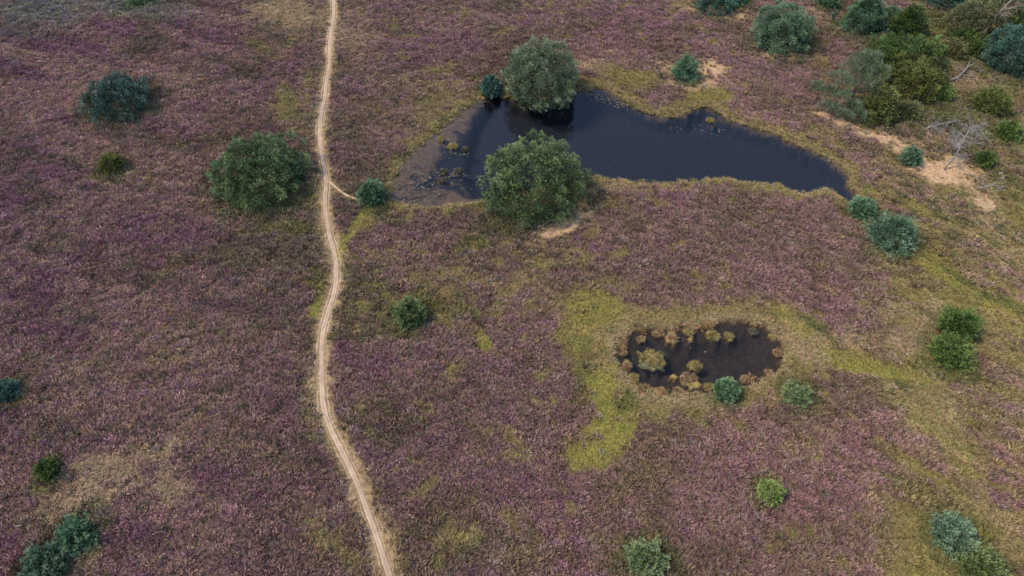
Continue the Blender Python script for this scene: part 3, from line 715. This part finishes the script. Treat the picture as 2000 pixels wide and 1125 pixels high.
def build_tree(name, label, cat, loc, R, H, pal, kind='dome', seed=0, sp=.86, cs=.46, group=None, bark=None, dens=1.0, nl=.145, nw=.08, shoots=27, limbs=10, stretch=None, twist=0.0):
    rs = np.random.RandomState(seed); root = empty(name, loc); tag(root, label, cat, group)
    k = min(1.0, max(.42, R / 3.0)); small = R < 2.0
    if small: sp = max(.27, R * .34); cs = max(.14, R * .17); nl = .13; nw = .06; shoots = 14
    P, N, lump = crown_points(R * .94, H * .96, kind, rs, sp)
    S = cs * rs.uniform(.7, 1.35, len(P))
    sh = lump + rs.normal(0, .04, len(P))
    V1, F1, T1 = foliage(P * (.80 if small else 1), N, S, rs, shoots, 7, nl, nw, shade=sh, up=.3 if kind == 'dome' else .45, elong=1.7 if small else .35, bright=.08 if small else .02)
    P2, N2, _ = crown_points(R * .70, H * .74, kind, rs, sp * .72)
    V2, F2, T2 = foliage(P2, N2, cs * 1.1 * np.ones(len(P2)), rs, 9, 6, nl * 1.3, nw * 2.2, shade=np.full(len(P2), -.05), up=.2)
    V = np.vstack([V1, V2])
    if stretch is not None: V = V * np.array([stretch[0], stretch[1], 1.0])
    V[:, 2] = np.maximum(V[:, 2], .02)
    if twist:
        c, s = math.cos(twist), math.sin(twist); V = np.stack([V[:, 0] * c - V[:, 1] * s, V[:, 0] * s + V[:, 1] * c, V[:, 2]], 1)
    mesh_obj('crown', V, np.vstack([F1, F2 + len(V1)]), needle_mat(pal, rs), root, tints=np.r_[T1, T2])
    bark = bark or M_BARK
    tr = wander((0, 0, -.15), (rs.normal(0, .06), rs.normal(0, .06), 1), H * .86, 6, .05, rs)
    r0 = .035 * R + .045
    v, f_ = tube(tr, np.linspace(r0, r0 * .25, 7), 8); mesh_obj('trunk', v, f_, bark, root, smooth_=True)
    for i in range(limbs if not small else 5):
        t = rs.uniform(.08, .8); p = tr[0] * (1 - t) + tr[-1] * t; p = tr[int(t * 6)]
        a = i * 2.4 + rs.normal(0, .2); rl = R * (.70 - .4 * t)
        q = wander(p, (math.cos(a), math.sin(a), .35 + t * .5), rl, 4, .12, rs, .04)
        v, f_ = tube(q, np.linspace(r0 * .42, r0 * .10, 5), 5); mesh_obj('branch', v, f_, bark, root, smooth_=True)
    return root

TREE_LOC = {}
for i, (nm, lb, ct, cx, yt, yb, w, pal, kd) in enumerate(TREES):
    x, y, R, H = FITS[i]; R *= .93; H *= .90
    z = zat(x, y)
    if cx == 1056: z = max(z, WATER_Z + .1)
    z = max(z, WATER_Z - .02)
    kw = {}
    if cx == 1056: kw = dict(sp=.90, cs=.50, shoots=32)
    if cx == 1044: kw = dict(sp=.94, cs=.54, shoots=34)
    build_tree(nm, lb, ct, (x, y, z - .03), R, H, pal, kd, seed=431 + i, **kw)
    print(nm, cx, round(x, 1), round(y, 1), 'R %.2f H %.2f' % (R, H))

# straggly pine: leaning stem, foliage in separate pads with gaps between
def pad_tree(name, label, base, lean, pads, pal, seed, bark, stem_r):
    rs = np.random.RandomState(seed); root = empty(name, base); tag(root, label, 'tree')
    top = np.array(lean, float)
    tr = np.array([[0, 0, -.1], top * .22 + [.12, 0, 0], top * .45 + [-.1, .1, 0], top * .7, top * .9, top])
    v, f_ = tube(tr, np.linspace(stem_r, stem_r * .3, 6), 8); mesh_obj('trunk', v, f_, bark, root, smooth_=True)
    Vs = []; Fs = []; Ts = []; o = 0
    for (x, y, z, r) in pads:
        c = np.array([x, y, z]); t = np.clip(z / top[2] * .75, .1, .95); q = np.array([np.interp(t, np.linspace(0, 1, 6), tr[:, j]) for j in range(3)])
        mid = (q + c) / 2 + rs.normal(0, .12, 3); 
        v, f_ = tube(np.array([q, mid, c + [0, 0, -.1]]), [stem_r * .42, stem_r * .28, stem_r * .14], 5); mesh_obj('branch', v, f_, bark, root, smooth_=True)
        n = max(14, int(r * r * 34)); a = rs.uniform(0, 6.283, n); u = np.sqrt(rs.rand(n))
        P = c + np.stack([np.cos(a) * u * r, np.sin(a) * u * r, (1 - u * u) * r * .38 + rs.normal(0, .06, n)], 1)
        N = norm(np.stack([np.cos(a) * u, np.sin(a) * u, np.full(n, .6)], 1))
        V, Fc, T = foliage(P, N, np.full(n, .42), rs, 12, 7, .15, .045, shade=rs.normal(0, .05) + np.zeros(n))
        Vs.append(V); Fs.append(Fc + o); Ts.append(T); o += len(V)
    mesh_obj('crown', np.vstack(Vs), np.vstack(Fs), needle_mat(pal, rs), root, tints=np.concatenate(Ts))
    return root
bx, by = [float(v) for v in ground_at(1652, 222)]
pad_tree('straggly_pine', 'straggly grey green pine with leaning stem and open crown left of the thicket', (bx, by, zat(bx, by)), (.9, 1.6, 4.6),
    [(1.1,1.7,4.9,.95),(-.5,1.3,4.3,.85),(2.2,1.2,3.9,.75),(-1.7,.9,3.4,.8),(-2.7,.3,2.3,.7),(.6,.2,3.4,.65),(1.6,.1,2.6,.6),(-1.1,-.4,2.2,.55),(-2.9,-.7,1.2,.55),(-.2,-1.0,1.5,.5),(-.9,-1.6,.8,.45),(.6,-1.5,.8,.4),(2.6,.5,2.3,.45),(-3.3,1.2,2.2,.5),(.2,2.5,4.5,.7),(-.9,.3,3.2,.7),(.3,.9,3.9,.8),(-2.0,.0,1.9,.6),(1.2,.8,3.6,.7),(-1.8,-.8,1.0,.5)],
    'grey', 77, M_BARK, .17)

# dead trees: bleached stem, forking limbs, fine twigs
def dead_tree(name, label, cat, base, stem, limbs, rs, stem_r, twig_n=9, twig_l=.8, mat=None):
    mat = mat or M_DEAD
    root = empty(name, base); tag(root, label, cat)
    stem = np.array(stem, float); v, f_ = tube(stem, np.linspace(stem_r, stem_r * .45, len(stem)), 7); mesh_obj('trunk', v, f_, mat, root, smooth_=True)
    for (t, d, L) in limbs:
        k = t * (len(stem) - 1); i = min(int(k), len(stem) - 2); p = stem[i] * (1 - k + i) + stem[i + 1] * (k - i)
        P = wander(p, d, L, 7, .30, rs, .02); parts = [tube(P, np.linspace(stem_r * .42, stem_r * .10, 8), 5)]
        for j in range(twig_n):
            q = P[rs.randint(1, 7)]; dd = norm(norm(P[-1] - P[0]) * .8 + rs.normal(size=3) * .7)
            Q = wander(q, dd, twig_l * rs.uniform(.5, 1.2), 4, .25, rs); parts.append(tube(Q, np.linspace(stem_r * .13, stem_r * .05, 5), 3))
            for _ in range(2):
                Q2 = wander(Q[rs.randint(1, 4)], norm(dd + rs.normal(size=3) * .7), twig_l * .5, 3, .25, rs); parts.append(tube(Q2, np.linspace(stem_r * .08, stem_r * .04, 4), 3))
        v, f_ = join(parts); mesh_obj('branch', v, f_, mat, root)
    return root
rs = np.random.RandomState(5)
bx, by = [float(v) for v in ground_at(1845, 332)]
lim = [(rs.uniform(.45, 1.0), (math.cos(a) * 1.0, math.sin(a) * 1.0, rs.uniform(.0, .6)), rs.uniform(1.1, 2.2)) for a in np.linspace(0, 6.1, 17)]
dead_tree('dead_tree', 'bleached grey dead tree with a leaning trunk standing on bare sand', 'tree', (bx, by, zat(bx, by) - .05),
    [(0,0,0),(.2,.2,.7),(.55,.45,1.4),(.75,.8,2.1),(1.0,1.2,2.9),(1.3,1.7,3.6)], lim, rs, .10, 14, .75)
bx, by = [float(v) for v in ground_at(1868, 158)]
dead_tree('fallen_branch', 'pale fallen branch lying on dry grass right of the thicket', 'branch', (bx, by, zat(bx, by) + .12),
    [(-1.2,-.3,0),(0,.2,.25),(1.2,1.2,.5),(2.2,2.6,.8)], [(.2,(-.8,.6,.2),1.4),(.45,(.9,-.3,.3),1.6),(.6,(-.5,1,.3),1.4),(.8,(1,.2,.3),1.3),(.3,(.8,-.8,.1),1.3)], rs, .11, 8, .8)
bx, by = [float(v) for v in ground_at(1900, 92)]
dead_tree('dead_tree', 'pale brown twiggy dead tree in the top right corner beside the olive tree', 'tree', (bx, by, zat(bx, by)),
    [(0,0,0),(.5,.2,1.8),(1.1,.5,3.4),(2.0,.9,5.0),(2.6,1.2,6.2)], [(rs.uniform(.35, 1), (math.cos(a) + .8, math.sin(a) - .5, rs.uniform(.1, .8)), rs.uniform(1.6, 2.8)) for a in np.linspace(0, 6, 12)], rs, .16, 12, .9, mat=M_PALEBARK)
bx, by = [float(v) for v in ground_at(1835, 262)]
dead_tree('fallen_branch', 'grey tangle of dead twigs lying behind the dead tree', 'branch', (bx, by, zat(bx, by) + .12),
    [(-1.4,.5,.1),(-.5,.8,.3),(.5,1.0,.4),(1.4,1.1,.5)], [(t, (rs.normal(), rs.normal(), .35), 1.5) for t in (.1,.25,.4,.55,.7,.85,.95)], rs, .08, 10, .8)
bx, by = [float(v) for v in ground_at(1938, 372)]
dead_tree('fallen_branch', 'small grey dead branch on the heather below the dead tree', 'branch', (bx, by, zat(bx, by) + .15),
    [(-1.3,.2,0),(0,.4,.2),(1.3,.1,.3)], [(t, (rs.normal(), rs.normal(), .3), 1.1) for t in (.1,.35,.5,.7,.9)], rs, .06, 8, .6)

# ------------------------------------------------------------------ sedge hummocks in the water and on the pool's rim
def hummock(name, label, px, py, r, cols_, seed, group=None, z=None):
    rs = np.random.RandomState(seed); x, y = [float(v) for v in ground_at(px, py, WATER_Z)]
    zz = max(zat(x, y), WATER_Z - .04) if z is None else z
    root = empty(name, (x, y, zz)); tag(root, label, 'sedge', group)
    n = 18; rings = [(1.0, -.12), (.85, .0), (.5, .05), (0.05, .06)]; V = []
    wob = 1 + rs.normal(0, .22, n)
    for k, (q, h) in enumerate(rings):
        for i in range(n):
            a = 2 * math.pi * i / n; V.append((math.cos(a) * r * q * wob[i], math.sin(a) * r * .85 * q * wob[i], h + rs.normal(0, .02)))
    Fc = [[k * n + i, k * n + (i + 1) % n, (k + 1) * n + (i + 1) % n, (k + 1) * n + i] for k in range(3) for i in range(n)] + [[3 * n + i for i in range(n)]]
    mesh_obj('cushion', np.array(V), Fc, NEEDLES['olive'], root, tints=rs.uniform(.1, .6, len(V)), smooth_=True)
    m = int(110 * r * r + 34); a = rs.uniform(0, 6.283, m); u = np.sqrt(rs.rand(m)) * (.85 + .3 * np.sin(a * 3 + seed) * np.sin(a * 2 + 1))
    P = np.stack([np.cos(a) * u * r, np.sin(a) * u * r * .85, .01 + .04 * (1 - u)], 1); N = norm(np.stack([np.cos(a) * u, np.sin(a) * u, np.full(m, .9)], 1))
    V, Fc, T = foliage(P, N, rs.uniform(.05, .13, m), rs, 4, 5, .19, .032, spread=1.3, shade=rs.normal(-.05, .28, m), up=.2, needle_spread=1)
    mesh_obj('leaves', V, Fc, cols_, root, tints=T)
    return root
M_SEDGE_Y = mat_needles('yellow_sedge', (.06,.055,.018), (.20,.16,.05), (.36,.29,.11))
M_SEDGE_T = mat_needles('tan_sedge', (.06,.04,.02), (.22,.14,.065), (.38,.27,.14))
M_SEDGE_D = mat_needles('grey_brown_sedge', (.03,.026,.018), (.085,.072,.046), (.16,.135,.09))
HUM = [
 (1277,703,1.0,'Y','round yellow and brown sedge island at the left of the small pool'),
 (1357,716,.52,'Y','small yellow sedge clump in the middle of the small pool'),
 (1342,742,.80,'T','tan sedge spit on the lower edge of the small pool'),
 (1312,662,.62,'T','tan sedge clump at the upper left rim of the small pool'),
 (1392,656,.66,'Y','yellow sedge mat just below the upper rim of the small pool'),
 (1424,658,.48,'Y','smaller yellow sedge mat, right neighbour of the upper rim mat in the small pool'),
 (1226,716,.42,'T','tan sedge clump on the left rim of the small pool, level with the island'),
 (1290,764,.40,'T','tan sedge clump at the lower left rim of the small pool'),
 (1250,664,.42,'T','tan sedge clump at the top left corner of the small pool'),
 (1470,648,.42,'D','brown sedge clump at the upper right rim of the small pool'),
 (1518,690,.45,'T','tan sedge clump on the right rim of the small pool'),
 (1455,742,.45,'T','tan sedge clump on the lower rim of the small pool beyond the teal pine'),
 (1386,756,.42,'Y','yellow sedge clump left of the teal pine on the small pool'),
 (1218,690,.36,'T','tan sedge clump at the leftmost tip of the small pool'),
 (1238,738,.40,'Y','yellow sedge clump, lower left rim of the small pool beside a tan one'),
 (1262,758,.34,'T','tan sedge clump between two others, lower left rim of the small pool'),
 (1322,764,.44,'T','tan sedge clump on the lower rim of the small pool below the tan spit'),
 (1282,654,.42,'T','tan sedge clump on the upper rim of the small pool, second from its left corner'),
 (1345,650,.44,'Y','yellow sedge clump at the middle of the upper rim of the small pool'),
 (1500,730,.42,'T','tan sedge clump at the lower right corner of the small pool'),
 (1508,660,.36,'Y','yellow sedge clump at the top right corner of the small pool'),
 (884,286,.62,'Y','yellow green sedge island near the left end of the large pond'),
 (860,273,.42,'Y','small yellow sedge clump against the left bank of the large pond'),
 (908,292,.30,'D','tiny brown sedge clump right of the yellow green pond island'),
 (896,334,.50,'D','grey brown sedge mat with dark water round it in the large pond'),
 (868,336,.36,'D','smaller grey brown sedge mat left of its neighbour in the large pond'),
 (1388,236,.45,'Y','yellow green sedge clump below the inlet on the far bank of the large pond'),
 (862,353,.34,'D','grey sedge patch in the brown shallows of the large pond'),
]
for i, (px, py, r_, c_, lb) in enumerate(HUM):
    hummock('sedge_hummock', lb, px, py, r_ * (.66 if 2 < i < 21 else .8 if i > 1 else 1.0), {'Y': M_SEDGE_Y, 'T': M_SEDGE_T, 'D': M_SEDGE_D}[c_], 300 + i, z=None if i < 0 else WATER_Z)

# bank sedge: ragged fringe where land meets water (uncountable)
def fringe(name, L, out, label, seed, cols_, dens=9):
    rs = np.random.RandomState(seed); A = L; B = np.roll(L, -1, 0); P = []
    for a, b in zip(A, B):
        l = np.hypot(*(b - a)); n = rs.poisson(l * dens)
        t = rs.rand(n, 1); q = a * (1 - t) + b * t; nn = np.array([-(b - a)[1], (b - a)[0]]) / (l + 1e-9)
        P.append(q + nn * rs.normal(out, .25, (n, 1)))
    P = np.vstack(P); f_ = fields(P[:, 0], P[:, 1]); d = np.minimum(f_['pond'], f_['bog']); P = P[(d > -.28) & (d < .7) & (fbm(P[:, 0] * .8, P[:, 1] * .8, 2, 66) > .36)]
    z = np.maximum(height(P[:, 0], P[:, 1]), WATER_Z - .02)
    k = rs.rand(len(P)); c = np.where((k < .5)[:, None], np.array([.27, .22, .07]), np.where((k < .8)[:, None], np.array([.36, .24, .13]), np.array([.13, .14, .05]))) * cols_
    return scatter(name, PR_G, np.c_[P, z], c * np.exp(rs.normal(0, .25, len(P)))[:, None], rs.uniform(.55, 1.1, len(P)), label, 'sedge', seed)
fringe('bank_sedge', POND_O, .1, 'yellow sedge fringing the large pond', 31, np.array([1, 1, 1.0]))
fringe('rim_sedge', BOG_O, .1, 'tan sedge fringing the small pool', 32, np.array([1.05, .85, .85]), 12)

# floating weed on the brown shallows
rs = np.random.RandomState(12); P = []
for px, py, rx, ry, n in [(905,205,22,8,60),(935,205,20,6,30),(850,355,45,22,130),(800,370,30,20,60),(785,390,40,8,50),(1185,188,30,10,90),(1150,180,20,8,30),(1215,205,16,6,40),(1360,250,50,8,26),(1380,258,40,6,20),(885,300,30,8,40),(890,345,30,8,50),(830,345,20,10,40),
                        (1400,690,60,25,9),(1350,665,60,8,26)]:
    q = np.stack([rs.normal(px, rx * .6, n), rs.normal(py, ry * .6, n)], 1); x, y = ground_at(q[:, 0], q[:, 1], WATER_Z); P.append(np.stack([x, y], 1))
P = np.vstack(P); f_ = fields(P[:, 0], P[:, 1]); P = P[(np.minimum(f_['pond'], f_['bog']) < -.1)]
V = []; Fc = []; T = []
for x, y in P:
    n = rs.randint(5, 8); r_ = rs.uniform(.03, .11); b = len(V); z = WATER_Z + .004 + rs.rand() * .006; tt = rs.rand()
    for i in range(n):
        a = 2 * math.pi * i / n + rs.normal(0, .2); V.append((x + math.cos(a) * r_ * rs.uniform(.5, 1.5), y + math.sin(a) * r_ * rs.uniform(.4, 1), z)); T.append(tt)
    Fc.append(list(range(b, b + n)))
M_WEED = mat_needles('pond_weed', (.03,.026,.02), (.075,.058,.036), (.13,.10,.05))
tag(mesh_obj('pond_weed', np.array(V), Fc, M_WEED, tints=T), 'brown scraps of floating weed on the shallow water', 'pond weed', kind='stuff')
